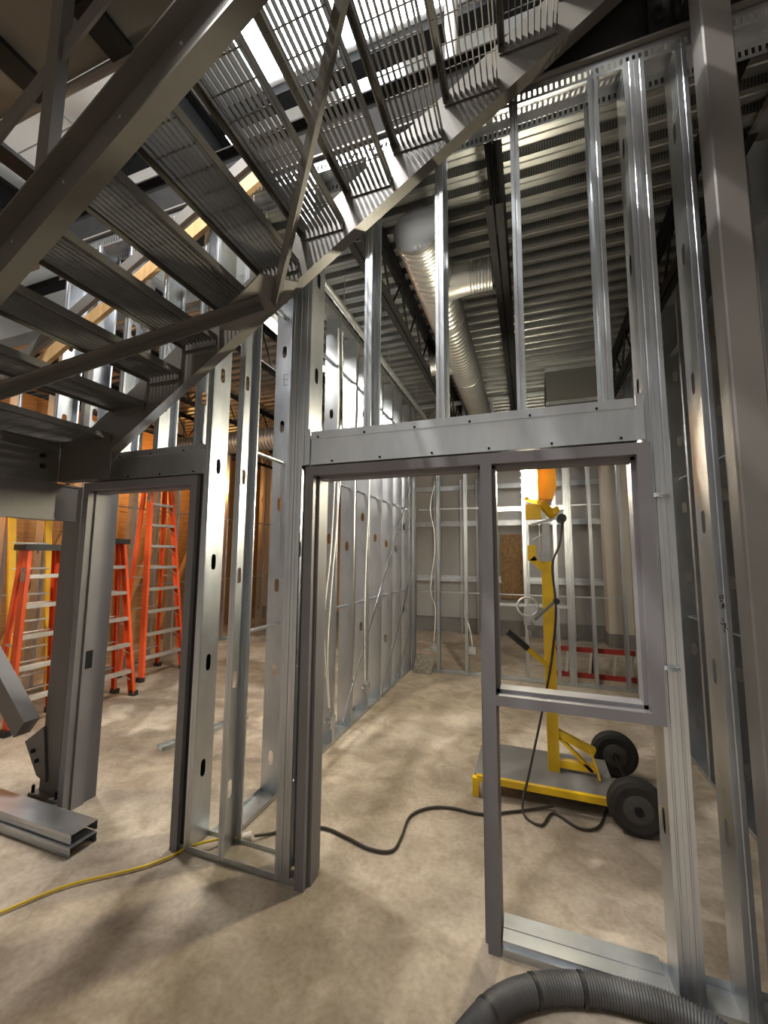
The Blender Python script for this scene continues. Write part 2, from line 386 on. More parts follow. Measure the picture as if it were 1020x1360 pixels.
# ---- right partition
XR = 1.235
wq = empty('wall_room_right'); struct(wq, 'galvanized stud partition on the right side of the room', 'wall')
track(wq, (XR+D6, 2.16, .001), (XR+D6, 6.25, .001), D6, side=1)
track(wq, (XR+D6, 2.16, ZT+.04), (XR+D6, 6.25, ZT+.04), D6, side=1, up=False, lip=.06, name='top_track')
for k in range(10): stud(wq, XR, 2.26+k*.406, .004, ZT, '+y', off=.3)
for z in (1.19, 2.40, 3.57): channel_y(wq, 2.2, 6.1, XR+.07, z)
MB().box(XR+D6+.002, XR+D6+.016, 2.5, 6.2, .02, 4.0).build('sheathing', 'ductgrey', wq)
# ---- left room far wall: studs with plywood behind
wl = empty('wall_ladder_room'); struct(wl, 'stud wall with plywood panels behind the ladders', 'wall')
for k in range(8):
    MB().box(-7.02, -7.0, 1.6+k*1.0, 2.588+k*1.0, 0, 2.44).build('plywood_panel', 'board', wl)
    MB().box(-7.02, -7.0, 1.6+k*1.0, 2.588+k*1.0, 2.45, 4.05).build('plywood_panel', 'board', wl)
track(wl, (-5.748, 1.6, .001), (-5.748, 9.3, .001), D6)
for k in range(18): stud(wl, -5.90, 1.75+k*.41, .004, 4.05, '+y', off=.5, gap=1.22)
for z in (1.2, 2.4): channel_y(wl, 1.6, 9.2, -5.80, z)
for k, (y, z) in enumerate(((3.6, .3), (4.5, .25), (5.3, .4), (6.2, .3))):
    MB().bar((-6.85, y, z), (-6.85, y+.75, z+1.7), .045, .09, up=(1, 0, 0)).build('wood_brace', 'lumber', wl)
for k in range(6): MB().box(-6.98, -6.90, 2.0+k*1.05, 2.09+k*1.05, .02, 3.9).build('wood_post', 'lumber', wl)
wl2 = MB().box(-5.6, -3.2, 9.15, 9.28, .31, 4.05).build('wall_plywood_end', 'board'); struct(wl2, 'plywood faced end wall of the ladder room', 'wall')
# ---- hollow metal frames
def rect_frame(bm, x0, x1, z0, z1, y0, y1, face, sides='LRTB'):
    pass
def jamb_profile(bm, axis, fixed, a0, a1, inward):
    pass
def bar_frame(parent, name, x0, x1, z0, z1): return MB().box(x0, x1, 1.976, 2.152, z0, z1).build(name, 'primer', parent)
def profile_v(xo, xi, z0, z1, yb=2.152):
    """vertical jamb: xo outer face edge, xi opening edge; throat with a stop in the middle"""
    s = 1 if xi > xo else -1; b = MB()
    pts = [(xo,1.976),(xi,1.976),(xi,2.022),(xi+s*.016,2.022),(xi+s*.016,2.102),(xi,2.102),(xi,yb),(xo,yb)]
    if s < 0: pts = pts[::-1]
    return b.poly([(x, y, z0) for x, y in pts], (0,0,z1-z0))
def profile_h(zo, zi, x0, x1):
    s = 1 if zi > zo else -1; b = MB()
    pts = [(zo,1.976),(zi,1.976),(zi,2.022),(zi+s*.016,2.022),(zi+s*.016,2.102),(zi,2.102),(zi,2.152),(zo,2.152)]
    if s > 0: pts = pts[::-1]
    return b.poly([(x0, y, z) for z, y in pts], (x1-x0,0,0))
d2 = empty('door_2', (-.66, 2.0, 0)); struct(d2, 'grey primed steel door frame with a side window opening', 'door frame')
def addp(b, nm, root, m='primer'):
    o = b.build(nm, m); o.parent = root; o.matrix_parent_inverse = Matrix.Translation(-Vector(root.location)); return o
addp(profile_v(-1.174, -1.123, 0, 2.134), 'jamb', d2)
b = MB(); mx0, mx1 = -.214, -.161
pts = [(mx0,1.976),(mx1,1.976),(mx1,2.022),(mx1+.016,2.022),(mx1+.016,2.102),(mx1,2.102),(mx1,2.152),(mx0,2.152),(mx0,2.102),(mx0-.016,2.102),(mx0-.016,2.022),(mx0,2.022)]
b.poly([(x, y, 1.024) for x, y in pts], (0,0,2.134-1.024))
addp(b, 'mullion', d2)
b = MB(); pts = [(mx0,1.976),(mx1,1.976),(mx1,2.152),(mx0,2.152),(mx0,2.102),(mx0-.016,2.102),(mx0-.016,2.022),(mx0,2.022)]
b.poly([(x, y, 0) for x, y in pts], (0,0,1.0235)); addp(b, 'mullion_leg', d2)
addp(profile_v(.497, .446, 1.024, 2.134), 'jamb', d2)
addp(profile_h(2.186, 2.134, -1.174, .497), 'frame_head', d2)
addp(profile_h(1.024, 1.069, mx1, .446), 'window_sill', d2)
b = MB().box(-1.172, -1.125, 2.024, 2.10, 1.05, 1.11)
d1 = empty('door_1', (-2.46, 2.0, 0)); struct(d1, 'grey primed steel door frame beside the stair post', 'door frame')
addp(profile_v(-2.965, -2.914, 0, 2.134, 2.20), 'jamb', d1)
addp(profile_v(-1.949, -2.0, 0, 2.134), 'jamb', d1)
addp(profile_h(2.186, 2.134, -2.965, -1.949), 'frame_head', d1)
b = MB().box(-2.899, -2.895, 2.04, 2.085, .90, 1.02); addp(b, 'strike_plate', d1, 'dark')
# jambs carry plain primer, with no boards behind them
# ================================================================== STAIR
SL = .632; RUN = .2794; RISE = RUN*SL; B0 = 4.023
st = empty('steel_staircase', (-2.6, 1.42, 2.2)); tag(st, 'dark grey steel staircase with open grating treads seen from below', 'staircase')
def addst(b, nm, m='stair', parent=None):
    o = b.build(nm, m); o.parent = parent or st
    if parent is None: o.matrix_parent_inverse = Matrix.Translation(-Vector(st.location))
    return o
cs = 1/math.hypot(1, SL); ux = Vector((cs, 0, SL*cs)); un = Vector((-SL*cs, 0, cs))
def stringer(yweb, sgn, x0, x1):
    b = MB(); H = .254; Fg = .068; tw = .008; tf = .011
    o = Vector((x0, 0, B0+SL*x0)); Lv = ux*((x1-x0)/cs)
    def slab(n0, n1, y0, y1): b.poly([o+un*n0+Vector((0,y0,0)), o+un*n0+Vector((0,y1,0)), o+un*n1+Vector((0,y1,0)), o+un*n1+Vector((0,y0,0))], Lv)
    ya, yb = sorted((yweb, yweb+sgn*tw)); slab(0, H, ya, yb)
    ya, yb = sorted((yweb+sgn*tw, yweb+sgn*Fg)); slab(0, tf, ya, yb); slab(H-tf, H, ya, yb)
    return b
sn = addst(stringer(.973, -1, -3.0, .60), 'stringer')
sf = addst(stringer(1.884, 1, -2.89, .60), 'stringer')
for px, py in ((80, 212), (50, 246)):
    p = onY(px, py, .955); addst(MB().tube([p+Vector((0, .01, 0)), p+Vector((0, -.012, 0))], .014, 10), 'bolt', 'dark', sn)
for px, py in ((241, 58), (160, 156), (85, 242), (17, 321)):
    p = onY(px, py, .962); addst(MB().tube([p+Vector((0, .004, 0)), p+Vector((0, -.004, 0))], .007, 8), 'weld_stud', 'galv_dull', sn)
# treads
W0, W1 = .978, 1.880
def tread_meshes(depth):
    f = MB(); hb = .032; L = W1-W0
    f.box(0, .034, 0, L, hb-.006, hb+.004); f.box(0, .006, 0, L, -.012, hb)         # nosing
    f.box(depth-.006, depth, 0, L, -.006, hb)                                          # rear banding bar
    for y in (0, L-.005): f.box(.004, depth-.004, y, y+.005, -.03, hb)
    g = MB(); n = max(5, round((depth-.03)/.0275)); 
    for i in range(n):
        x = .030+i*(depth-.050)/(n-1); g.box(x-.0024, x+.0024, .005, L-.005, 0, hb)
    for j in range(1, int(L/.1016)+1): g.tube([(.006, j*.1016-.03, hb-.005), (depth-.006, j*.1016-.03, hb-.005)], .0034, 6, cap=False)
    return f.mesh('tread', 'stair'), g.mesh('grating', 'grate')
tf_, tg_ = tread_meshes(RUN-.004)
X0, Z0 = -2.593, 2.638
for j in range(11):
    o = place('tread', tf_, st, Vector((X0+RUN*j, W0, Z0+RISE*j)) - Vector(st.location))
    place('grating', tg_, o, (0, 0, 0))
# landing
lf, lg = tread_meshes(.50)
o = place('landing', lf, st, Vector((-3.097, W0, 2.452)) - Vector(st.location)); place('grating', lg, o)
b = MB(); b.box(-3.11, -3.102, .9, 1.884, 2.187, 2.437); b.box(-3.17, -3.102, .9, 1.884, 2.176, 2.187); b.box(-3.17, -3.102, .9, 1.884, 2.437, 2.448)
addst(b, 'landing_channel')
b = MB(); b.box(-3.10, -2.60, 1.8835, 1.8915, 2.187, 2.437); b.box(-3.10, -2.86, 1.892, 1.952, 2.187, 2.198); b.box(-3.10, -2.80, 1.892, 1.952, 2.437, 2.448)
addst(b, 'landing_channel')
for px, py in ((56, 605), (56, 619)):
    p = onX(px, py, -3.10); addst(MB().tube([p, p+Vector((.018, 0, 0))], .016, 10), 'bolt', 'dark')
for px, py in ((72, 645), (90, 643)):
    p = onZ(px, py, 2.186); addst(MB().tube([p, p-Vector((0, 0, .02))], .013, 8), 'bolt', 'dark')
# under-stair bracing in the plane of the stringer bottoms
n_ = Vector((-SL, 0, 1)); cpl = B0-.002
gp = [onP(x, y, n_, cpl) for x, y in ((289,420),(345,362),(396,373),(382,400),(318,437),(292,436))]
addst(MB().poly(gp, Vector((0,0,-.010))), 'gusset_plate', 'column')
def brace(a, c):
    p, q = onP(*a, n_, cpl-.02), onP(*c, n_, cpl-.02); d = (q-p).normalized(); sd = d.cross(n_).normalized(); nn = sd.cross(d).normalized(); b = MB()
    b.bar(p, q, .055, .006, up=nn); b.bar(p+sd*.026+nn*-.026, q+sd*.026+nn*-.026, .006, .055, up=nn); return b
addst(brace((366, 400), (456, -8)), 'brace')
addst(brace((345, 398), (-10, 517)), 'brace')
# guard on the near stringer
def sl(x, y, dz): return Vector((x, y, B0+SL*x+dz))
b = MB()
b.box(-1.955, -1.88, .985, 1.03, 3.02, 4.2); addst(b, 'guard_post', 'column')
b = MB(); b.box(-2.75, -2.70, .985, 1.03, 2.62, 4.1); addst(b, 'guard_post', 'column')
pa, pb = onY(0, 178, 1.007), onY(127, 14, 1.007); dd = pb-pa
addst(MB().bar(pa-dd*.5, pb+dd*.35, .012, .09, up=(0,0,1)), 'guard_rail', 'column')
# guard on the far side with a temporary timber rail
for x in (-3.0, -2.45): 
    addst(MB().box(x, x+.04, 1.93, 1.97, B0+SL*x+.1, B0+SL*x+1.1), 'guard_post', 'column')
a, c = onY(8, 522, 1.95), onY(352, 228, 1.95)
addst(MB().bar(a, c, .032, .10, up=(0,0,1)), 'timber_rail', 'lumber')
addst(MB().bar(a+Vector((-.10,.012,.16)), c+Vector((-.08,.012,.16)), .03, .09, up=(0,0,1)), 'guard_rail', 'column')
addst(MB().box(.60, .61, .98, 1.88, 4.30, 4.65), 'landing_channel')
# ================================================================== STEEL
# stair post with base plate, beam, brace
sp = empty('steel_post', (-3.21, 2.15, 0)); tag(sp, 'grey square steel post with base plate under the stair landing', 'column')
def addto(root, b, nm, m): 
    o = b.build(nm, m); o.parent = root; o.matrix_parent_inverse = Matrix.Translation(-Vector(root.location)); return o
addto(sp, MB().box(-3.30, -3.12, 2.07, 2.25, .022, 2.18), 'shaft', 'column')
addto(sp, MB().box(-3.35, -3.07, 2.03, 2.29, 0, .022), 'base_plate', 'column')
for x in (-3.33, -3.09): addto(sp, MB().tube([(x, 2.05, .02), (x, 2.05, .07)], .01, 8), 'anchor_bolt', 'dark')
g0 = [onY(x, y, 2.05) for x, y in ((33, 985), (58, 965), (60, 1040), (48, 1030))]
addto(sp, MB().poly(g0, (0, .012, 0)), 'gusset', 'column')
sb = empty('support_beam', (-3.15, 1.0, 1.92)); tag(sb, 'steel beam under the stair landing running to the post', 'beam')
addto(sb, MB().box(-3.113, -3.105, -.4, 2.03, 1.93, 2.165), 'web', 'column')
addto(sb, MB().box(-3.17, -3.10, -.4, 2.03, 1.918, 1.93), 'flange', 'column')
addto(sb, MB().box(-3.17, -3.10, -.4, 2.03, 2.165, 2.176), 'flange', 'column')
kb = empty('knee_brace', (-3.3, 2.0, .35)); tag(kb, 'raking steel tube brace bolted to the foot of the stair post', 'brace')
p, q = onY(36, 966, 2.0), onY(-75, 760, 2.0)
addto(kb, MB().bar(p, q, .10, .15, up=(0,0,1)), 'tube', 'column')
for px, py in ((45, 997), (50, 1010)):
    c = onY(px, py, 2.05); addto(sp, MB().tube([c, c+Vector((0,-.016,0))], .014, 8), 'bolt', 'dark')
# big right column (wide flange)
rc = empty('tube_column', (.78, 1.855, 0)); tag(rc, 'tall slim brown-grey square tube column at the end of the wall', 'column')
b = MB(); e = .006; x0, x1, y0, y1 = .727, .831, 1.80, 1.907
b.poly([(x0+e,y0,.016),(x1-e,y0,.016),(x1,y0+e,.016),(x1,y1-e,.016),(x1-e,y1,.016),(x0+e,y1,.016),(x0,y1-e,.016),(x0,y0+e,.016)], (0,0,6.96)); addto(rc, b, 'shaft', 'column')
addto(rc, MB().box(.67, .89, 1.745, 1.962, 0, .016), 'base_plate', 'column')
addto(rc, MB().box(.731, .827, 1.907, 1.971, 4.14, 4.40), 'shear_tab', 'dark')
# floor edge beam above the front wall
fb = empty('floor_beam', (-1, 1.93, 4.12)); tag(fb, 'dark steel floor beam above the stud wall top track', 'beam')
for x0, x1 in ((-4.4, 4.7),):
    addto(fb, MB().box(x0, x1, 2.018, 2.026, 4.125, 4.42), 'web', 'dark')
    addto(fb, MB().box(x0, x1, 1.972, 2.072, 4.113, 4.125), 'flange', 'column')
    addto(fb, MB().box(x0, x1, 1.972, 2.072, 4.42, 4.432), 'flange', 'dark')
addto(fb, MB().box(.60, .69, 1.985, 2.018, 4.13, 4.40), 'clip_angle', 'dark')
for z in (4.19, 4.26, 4.33): addto(fb, MB().tube([(.64, 1.99, z), (.64, 1.965, z)], .015, 8), 'bolt', 'dark')
# open web joists under the deck
def joist(x, label, y0=2.2, y1=9.2, dep=.40):
    j = empty('steel_joist', (x, y0, 4.09-dep)); tag(j, label, 'joist', None)
    for nm, z in (('top_chord', 4.072), ('bottom_chord', 4.072-dep+.03)):
        b = MB()
        for s in (-1, 1): b.box(x+s*.006, x+s*.05, y0, y1, z+(.02 if nm[0]=='t' else -.02)-.003, z+(.02 if nm[0]=='t' else -.02)+.003); b.box(x+s*.006, x+s*.012, y0, y1, z-.02, z+.02)
        addto(j, b, nm, 'dark')
    n = 14; st_ = (y1-y0)/n
    for i in range(n):
        a = y0+i*st_; zt, zb_ = 4.06, 4.09-dep+.02
        addto(j, MB().tube([(x, a, zt), (x, a+st_*.5, zb_), (x, a+st_, zt)], .010, 6), 'web_rod', 'dark')
    return j
joist(-1.0, 'dark steel joist between the stud partition and the round duct')
joist(-.135, 'dark steel joist between the round duct and the yellow work light side')
joist(1.02, 'dark steel joist next to the right partition')
for k, x in enumerate((-2.6, -4.2, -5.6)): joist(x, ('dark steel joist just left of the stud partition', 'dark steel joist above the tall orange ladder', 'dark steel joist above the ladder room stud wall')[k], y0=2.95)
# soffit of the upper landing, upper left
so = empty('upper_landing', (-3.5, .2, 4.2)); tag(so, 'grey underside of the upper stair landing with dark slots', 'landing')
addto(so, MB().box(-6.0, -1.25, -1.2, 1.25, 4.22, 4.34), 'soffit', 'soffit')
addto(so, MB().tube([(-6.0, 1.27, 4.205), (-1.25, 1.27, 4.205)], .022, 10), 'edge_pipe', 'column')
for px, py in ((27, 92), (150, 52), (10, 205)):
    c = onZ(px, py, 4.219); addto(so, MB().box(c.x-.07, c.x+.07, c.y-.16, c.y+.16, 4.19, 4.219), 'slot_plate', 'dark')
# ================================================================== DUCTS
def spiral(b, p, q, r, pitch=.06, n=28, amp=.009):
    p, q = Vector(p), Vector(q); L = (q-p).length; k = max(4, int(L/pitch)); pts = []; rs = []
    for i in range(k):
        for t, a in ((0, 0), (.38, 0), (.5, amp), (.62, 0)):
            pts.append(p+(q-p)*((i+t)/k)); rs.append(r+a)
    pts.append(q); rs.append(r); return b.tube(pts, rs, n)
zd, xd, rd = 3.74, -.615, .145
du = empty('round_duct', (xd, 2.3, zd)); tag(du, 'large spiral steel duct with a grey end cap under the deck', 'duct')
addto(du, spiral(MB(), (xd, 2.32, zd), (xd, 7.6, zd), rd), 'pipe', 'duct')
addto(du, MB().tube([(xd, 2.29, zd), (xd, 2.325, zd)], rd+.006, 28), 'end_cap', 'ductgrey')
for y in (3.3, 4.5, 5.6): addto(du, MB().tube([(xd, y, zd), (xd, y+.03, zd)], rd+.007, 28), 'coupling', 'duct')
addto(du, MB().tube([(xd+.02, 2.86, zd), (xd+.20, 2.86, zd), (xd+.26, 2.86, zd)], [.135, .115, .11], 24), 'saddle_tap', 'duct')
addto(du, MB().tube([(xd-.02, 4.15, zd), (xd-.24, 4.15, zd)], [.13, .11], 24), 'saddle_tap', 'duct')
for y in (2.75, 4.8): addto(du, MB().tube([(xd, y, zd+rd), (xd, y, 4.1)], .003, 6), 'hanger_wire', 'galv')
t1 = spiral(MB(), (xd+.26, 2.86, zd), (-.20, 2.86, zd), .108, pitch=.022, amp=.007).build('branch_duct', 'duct'); tag(t1, 'short corrugated branch duct stub pointing away from the partition', 'duct')
t2 = spiral(MB(), (xd-.24, 4.15, zd), (-.945, 4.15, zd), .105, pitch=.03, amp=.005).build('branch_duct', 'duct'); tag(t2, 'corrugated branch duct reaching towards the stud partition', 'duct')
t3 = spiral(MB(), (-1.9, 6.6, 3.42), (.2, 6.6, 3.42), .14).build('cross_duct', 'duct'); tag(t3, 'spiral duct crossing below the big round duct at the back', 'duct')
t4 = spiral(MB(), (-5.55, 5.2, 3.47), (-1.95, 5.2, 3.47), .17).build('cross_duct', 'duct'); tag(t4, 'spiral duct crossing the ladder room behind the partition', 'duct')
bx = empty('duct_box', (.6, 5.7, 3.6)); tag(bx, 'grey rectangular sheet metal duct box under the deck', 'duct')
addto(bx, MB().box(.26, .94, 5.4, 6.0, 3.62, 4.08), 'casing', 'ductgrey')
addto(bx, MB().box(.25, .95, 5.385, 5.40, 3.60, 3.64), 'flange', 'galv_dull'); addto(bx, MB().box(.25, .95, 5.385, 5.40, 4.04, 4.09), 'flange', 'galv_dull')
pp_ = MB(); pp_.tube([(-1.45, 2.4, 3.80), (-1.45, 6.0, 3.80)], .028, 12)
for y in (3., 4.2, 5.4): pp_.tube([(-1.45, y, 3.83), (-1.45, y, 4.1)], .004, 6)
tag(pp_.build('ceiling_pipe', 'galv_dull'), 'thin steel pipe hung beside the partition', 'pipe')
# pendant pipe above the stairs
pn = MB(); a = onZ(600, 75, 5.0); pn.tube([(a.x, a.y, 4.75), (a.x, a.y, 7.0)], .045, 12); pn = pn.build('drop_pipe', 'white'); tag(pn, 'white vertical drop pipe hanging from the high roof', 'pipe')
MB().tube([(a.x, a.y, 4.70), (a.x, a.y, 4.75)], .06, 12).build('pipe_end', 'dark', pn)
# ================================================================== LADDERS
def chan(b, p, q, wd, dp, face):
    """fibreglass channel rail: web plus two flanges, face = direction of the web normal"""
    p, q = Vector(p), Vector(q); d = (q-p).normalized(); f = Vector(face); f = (f-d*f.dot(d)).normalized(); s = d.cross(f)
    b.bar(p, q, wd, .006, up=f)
    for k in (-1, 1): b.bar(p+s*(k*(wd/2-.003))-f*dp/2, q+s*(k*(wd/2-.003))-f*dp/2, .006, dp, up=f)
    return b
def ladder(loc, rz, H, n, wb_, wt, label, capc='black'):
    r = empty('step_ladder', loc, rz); tag(r, label, 'ladder', 'orange stepladders')
    s = .15*H; yt = .62*s
    F = lambda x, t: Vector((x*(wb_/2+(wt/2-wb_/2)*t), yt*t, H*t)); R = lambda x, t: Vector((x*(wb_/2*.92+(wt/2-wb_/2*.92)*t), s+(yt+.07-s)*t, H*t))
    for x in (-1, 1):
        chan(MB(), F(x, .012), F(x, 1), .085, .032, (x, 0, 0)).build('front_rail', 'orange', r)
        chan(MB(), R(x, .012), R(x, .985), .060, .028, (x, 0, 0)).build('rear_rail', 'orange', r)
        for P in (F, R):
            p = P(x, 0); MB().box(p.x-.03, p.x+.03, p.y-.045, p.y+.045, 0, .055).build('foot', 'black', r)
        p = F(x, .82); MB().box(p.x+x*.004, p.x+x*.006, p.y-.03, p.y+.03, p.z-.14, p.z+.10).build('sticker', 'label', r)
        p, q = F(x, .45), R(x, .45); MB().bar(p+Vector((0, .03, 0)), q, .004, .022).build('spreader', 'alu', r)
    for k in range(1, n+1):
        t = k/(n+1); a, c = F(-1, t), F(1, t); b = MB()
        b.box(a.x+.004, c.x-.004, a.y-.042, a.y+.042, a.z-.006, a.z)
        for yy in (-.042, .039): b.box(a.x+.004, c.x-.004, a.y+yy, a.y+yy+.004, a.z-.034, a.z-.006)
        for yy in (-.03, -.015, 0, .015, .03): b.box(a.x+.006, c.x-.006, a.y+yy-.003, a.y+yy+.003, a.z, a.z+.003)
        b.build('step', 'alu', r)
        if k <= 2 or H > 2.5:
            b = MB()
            for x in (-1, 1):
                p = F(x, t); q = F(x, max(t-.03, 0)); b.bar(Vector((p.x-x*.13, p.y, p.z-.03)), Vector((q.x-x*.01, p.y-.02, p.z-.13)), .018, .006)
            b.build('step_brace', 'alu', r)
    for k in range(1, n, 1 if H < 2.5 else 2):
        t = k/(n+1); MB().tube([R(-1, t), R(1, t)], .010, 8).build('rear_bar', 'alu', r)
    p = F(1, 1); b = MB(); b.box(-wt/2-.04, wt/2+.04, yt-.06, yt+.13, H-.045, H+.012); b.box(-wt/2+.03, wt/2-.03, yt-.04, yt+.11, H+.012, H+.018)
    b.build('top_cap', capc, r); return r
H90 = math.pi/2
ladder((-4.90, 4.54, 0), H90, 3.02, 9, .70, .34, 'tallest orange stepladder with grey steps standing in front of the plywood wall', 'alu')
ladder((-4.53, 3.50, 0), H90, 1.85, 5, .58, .32, 'orange stepladder half hidden by the door jamb beside the tallest ladder')
ladder((-4.62, 2.84, 0), H90, 1.76, 5, .56, .32, 'short orange stepladder with black top cap between the knee brace and the post')
# yellow ladder leaning farther back
yl = empty('leaning_ladder', (-5.4, 3.2, 0), H90); tag(yl, 'yellow ladder leaning on the stud wall behind the orange ladders', 'ladder')
for x in (-.19, .19): MB().bar((x, 0, 0), (x, .32, 2.35), .03, .07, up=(1,0,0)).build('rail', 'amber', yl)
for k in range(7): MB().tube([(-.19, .04+.04*k, .3+.3*k), (.19, .04+.04*k, .3+.3*k)], .015, 8).build('rung', 'alu', yl)
# red ladder lying on its side in the back room
rl = empty('red_ladder', (.9, 6.55, 0)); tag(rl, 'red ladder lying on its side behind the open stud wall', 'ladder')
for z in (.03, .38): MB().box(-.66, .42, -.02, .02, z-.03, z+.035).build('rail', 'red', rl)
for x in (-.45, -.15, .15, .36): MB().bar((x, 0, .06), (x+.03, 0, .35), .03, .03, up=(0,1,0)).build('rung', 'alu', rl)
for x in (-.62, -.10): MB().bar((x, .03, .02), (x, .03, .36), .06, .02, up=(0,1,0)).build('shoe', 'black', rl)
# ================================================================== WORK LIGHT TOWER
lt = empty('light_tower', (.12, 3.42, 0)); tag(lt, 'yellow mobile work light tower on a two wheeled plate dolly', 'work light')
A = lambda b, nm, m, par=None: addto(lt, b, nm, m) if par is None else addsub(par, b, nm, m)
def addsub(par, b, nm, m):
    o = b.build(nm, m); o.parent = par; return o
A(MB().box(-.42, .50, 3.16, 3.70, .125, .137), 'deck_plate', 'curb')
A(MB().box(-.40, .47, 3.128, 3.160, .098, .140), 'side_rail', 'yellow')
A(MB().box(-.40, .47, 3.67, 3.70, .085, .124), 'side_rail', 'yellow')
for y in (3.125, 3.655): A(MB().box(-.43, -.385, y-.005, y+.045, 0, .124), 'foot', 'yellow')
A(MB().tube([(.58, 3.0, .165), (.58, 3.84, .165)], .014, 10), 'axle', 'dark')
for y in (3.06, 3.78):
    b = MB(); R = .165; pts = []; rs = []
    for yy, rr in ((-.045, .085), (-.05, .13), (-.040, .155), (-.018, .165), (.018, .165), (.040, .155), (.05, .13), (.045, .085)):
        pts.append((.58, y+yy, R)); rs.append(rr)
    for k in range(len(pts)-1): b.tube(pts[k:k+2], rs[k:k+2], 32, cap=False)
    b.tube([(.58, y-.040, R), (.58, y+.040, R)], .09, 32)
    wv = A(b, 'wheel', 'rubber')
    b = MB(); b.tube([(.58, y-.047, R), (.58, y-.056, R), (.58, y-.050, R)], [.085, .06, .03], 24); addsub(wv, b, 'hub', 'hub'); addsub(wv, MB().tube([(.58, y-.05, R), (.58, y-.072, R)], .024, 12), 'hub_cap', 'dark')
mx, my = .125, 3.42
A(MB().box(mx-.04, mx+.04, my-.04, my+.04, .137, 1.655), 'mast', 'yellow')
b = MB(); b.bar((mx+.03, my, .40), (.40, my, .30), .05, .05); b.bar((.37, my, .32), (.42, my-.06, .14), .05, .012, up=(1,0,0)); b.bar((mx+.03, my, .19), (.40, my, .19), .05, .05); b.bar((mx+.04, my, .37), (.38, my, .17), .05, .02); A(b, 'mast_bracket', 'yellow')
A(MB().box(mx-.026, mx+.026, my-.026, my+.026, 1.655, 1.95), 'inner_mast', 'galv_dull')
b = MB(); b.tube([(mx-.045, my-.03, 1.62), (mx-.045, my-.03, 1.93)], .007, 8); A(b, 'lift_rod', 'alu')
b = MB(); b.bar((mx-.03, my-.03, 1.60), (mx-.11, my-.03, 1.68), .05, .05, up=(0,1,0)); b.box(mx-.14, mx-.075, my-.055, my-.005, 1.66, 1.78); A(b, 'latch_arm', 'yellow')
b = MB(); b.tube([(mx-.03, my-.05, 1.86), (mx-.10, my-.05, 1.82)], .006, 6); A(b, 'toggle', 'alu')
# winch
b = MB(); b.tube([(mx-.13, my-.06, 1.27), (mx-.13, my-.03, 1.27)], .05, 20); b.box(mx-.18, mx-.03, my-.035, my-.02, 1.17, 1.31); wn = A(b, 'winch', 'galv_dull')
rg = MB(); rg.tube([(mx-.15+.075*math.cos(a*.3), my-.06+.004*(a % 3), 1.31+.07*math.sin(a*.3)) for a in range(22)], .008, 8); addsub(wn, rg, 'wire_coil', 'alu')
b = MB(); b.bar((mx-.10, my-.09, 1.22), (mx+.05, my-.11, 1.37), .02, .014, up=(0,1,0)); addsub(wn, b, 'crank', 'curb')
addsub(wn, MB().tube([(mx+.05, my-.11, 1.37), (mx+.05, my-.19, 1.37)], .022, 12), 'crank_knob', 'black')
addsub(wn, MB().tube([(mx-.13, my-.10, 1.16), (mx-.13, my-.02, 1.16)], .028, 12), 'pulley', 'curb')
hn = A(MB().tube([(mx-.02, my-.03, .88), (mx-.20, my-.10, 1.04)], .019, 12), 'push_handle', 'yellow')
addsub(hn, MB().tube([(mx-.16, my-.085, 1.005), (mx-.30, my-.14, 1.13)], .024, 12), 'grip', 'black')
# lamp head
b = MB(); b.bar((mx-.10, my-.03, 1.94), (mx+.12, my+.02, 2.00), .10, .02); A(b, 'head_plate', 'alu')
b = MB(); b.box(mx-.145, mx-.03, my-.05, my+.05, 1.985, 2.10); b.bar((mx-.15, my-.05, 2.15), (mx-.02, my-.06, 2.10), .03, .035); b.bar((mx-.03, my-.05, 2.11), (mx+.06, my, 2.0), .05, .05); b.bar((mx+.02, my, 2.03), (mx+.10, my, 2.06), .06, .05); A(b, 'head_bracket', 'yellow')
A(MB().tube([(mx+.115, my-.05, 1.985), (mx+.115, my+.05, 1.985)], .035, 14), 'tilt_knob', 'black')
b = MB(); prof = [(mx-.052, 2.13), (mx+.055, 2.13), (mx+.085, 2.22), (mx+.075, 2.48), (mx+.03, 2.70), (mx-.052, 2.70)]
b.poly([(x, my-.08, z) for x, z in prof], (0, .16, 0)); hs = A(b, 'lamp_housing', 'amber')
addsub(hs, MB().box(mx-.060, mx-.052, my-.09, my+.09, 2.12, 2.70), 'bezel', 'yellow')
b = MB(); prof = [(-.10, -.075), (-.155, -.045), (-.165, 0), (-.155, .045), (-.10, .075), (-.062, .08), (-.062, -.08)]
b.poly([(mx+x, my+y, 2.14) for x, y in prof], (0, 0, .55)); A(b, 'lamp_lens', 'lens')
A(MB().box(mx-.20, mx+.03, my-.11, my+.11, 2.702, 2.72), 'added_hood', 'yellow')  # added above the lens to keep its light off the deck
AMB = bpy.data.materials.new('added_flap_amber'); AMB.use_nodes = True
nt = AMB.node_tree; pb_ = nt.nodes['Principled BSDF']; pb_.inputs['Base Color'].default_value = (.90, .62, .03, 1); pb_.inputs['Roughness'].default_value = .5
tr = nt.nodes.new('ShaderNodeBsdfTranslucent'); tr.inputs[0].default_value = (1, .72, .04, 1); ms = nt.nodes.new('ShaderNodeMixShader'); ms.inputs[0].default_value = .7
nt.links.new(pb_.outputs[0], ms.inputs[1]); nt.links.new(tr.outputs[0], ms.inputs[2]); nt.links.new(ms.outputs[0], nt.nodes['Material Output'].inputs[0])
addsub(hs, MB().box(mx-.054, mx-.050, my-.22, my-.09, 2.12, 2.70), 'added_flap', AMB)  # flap added to block lens light to the right and glow yellow
cg = MB()
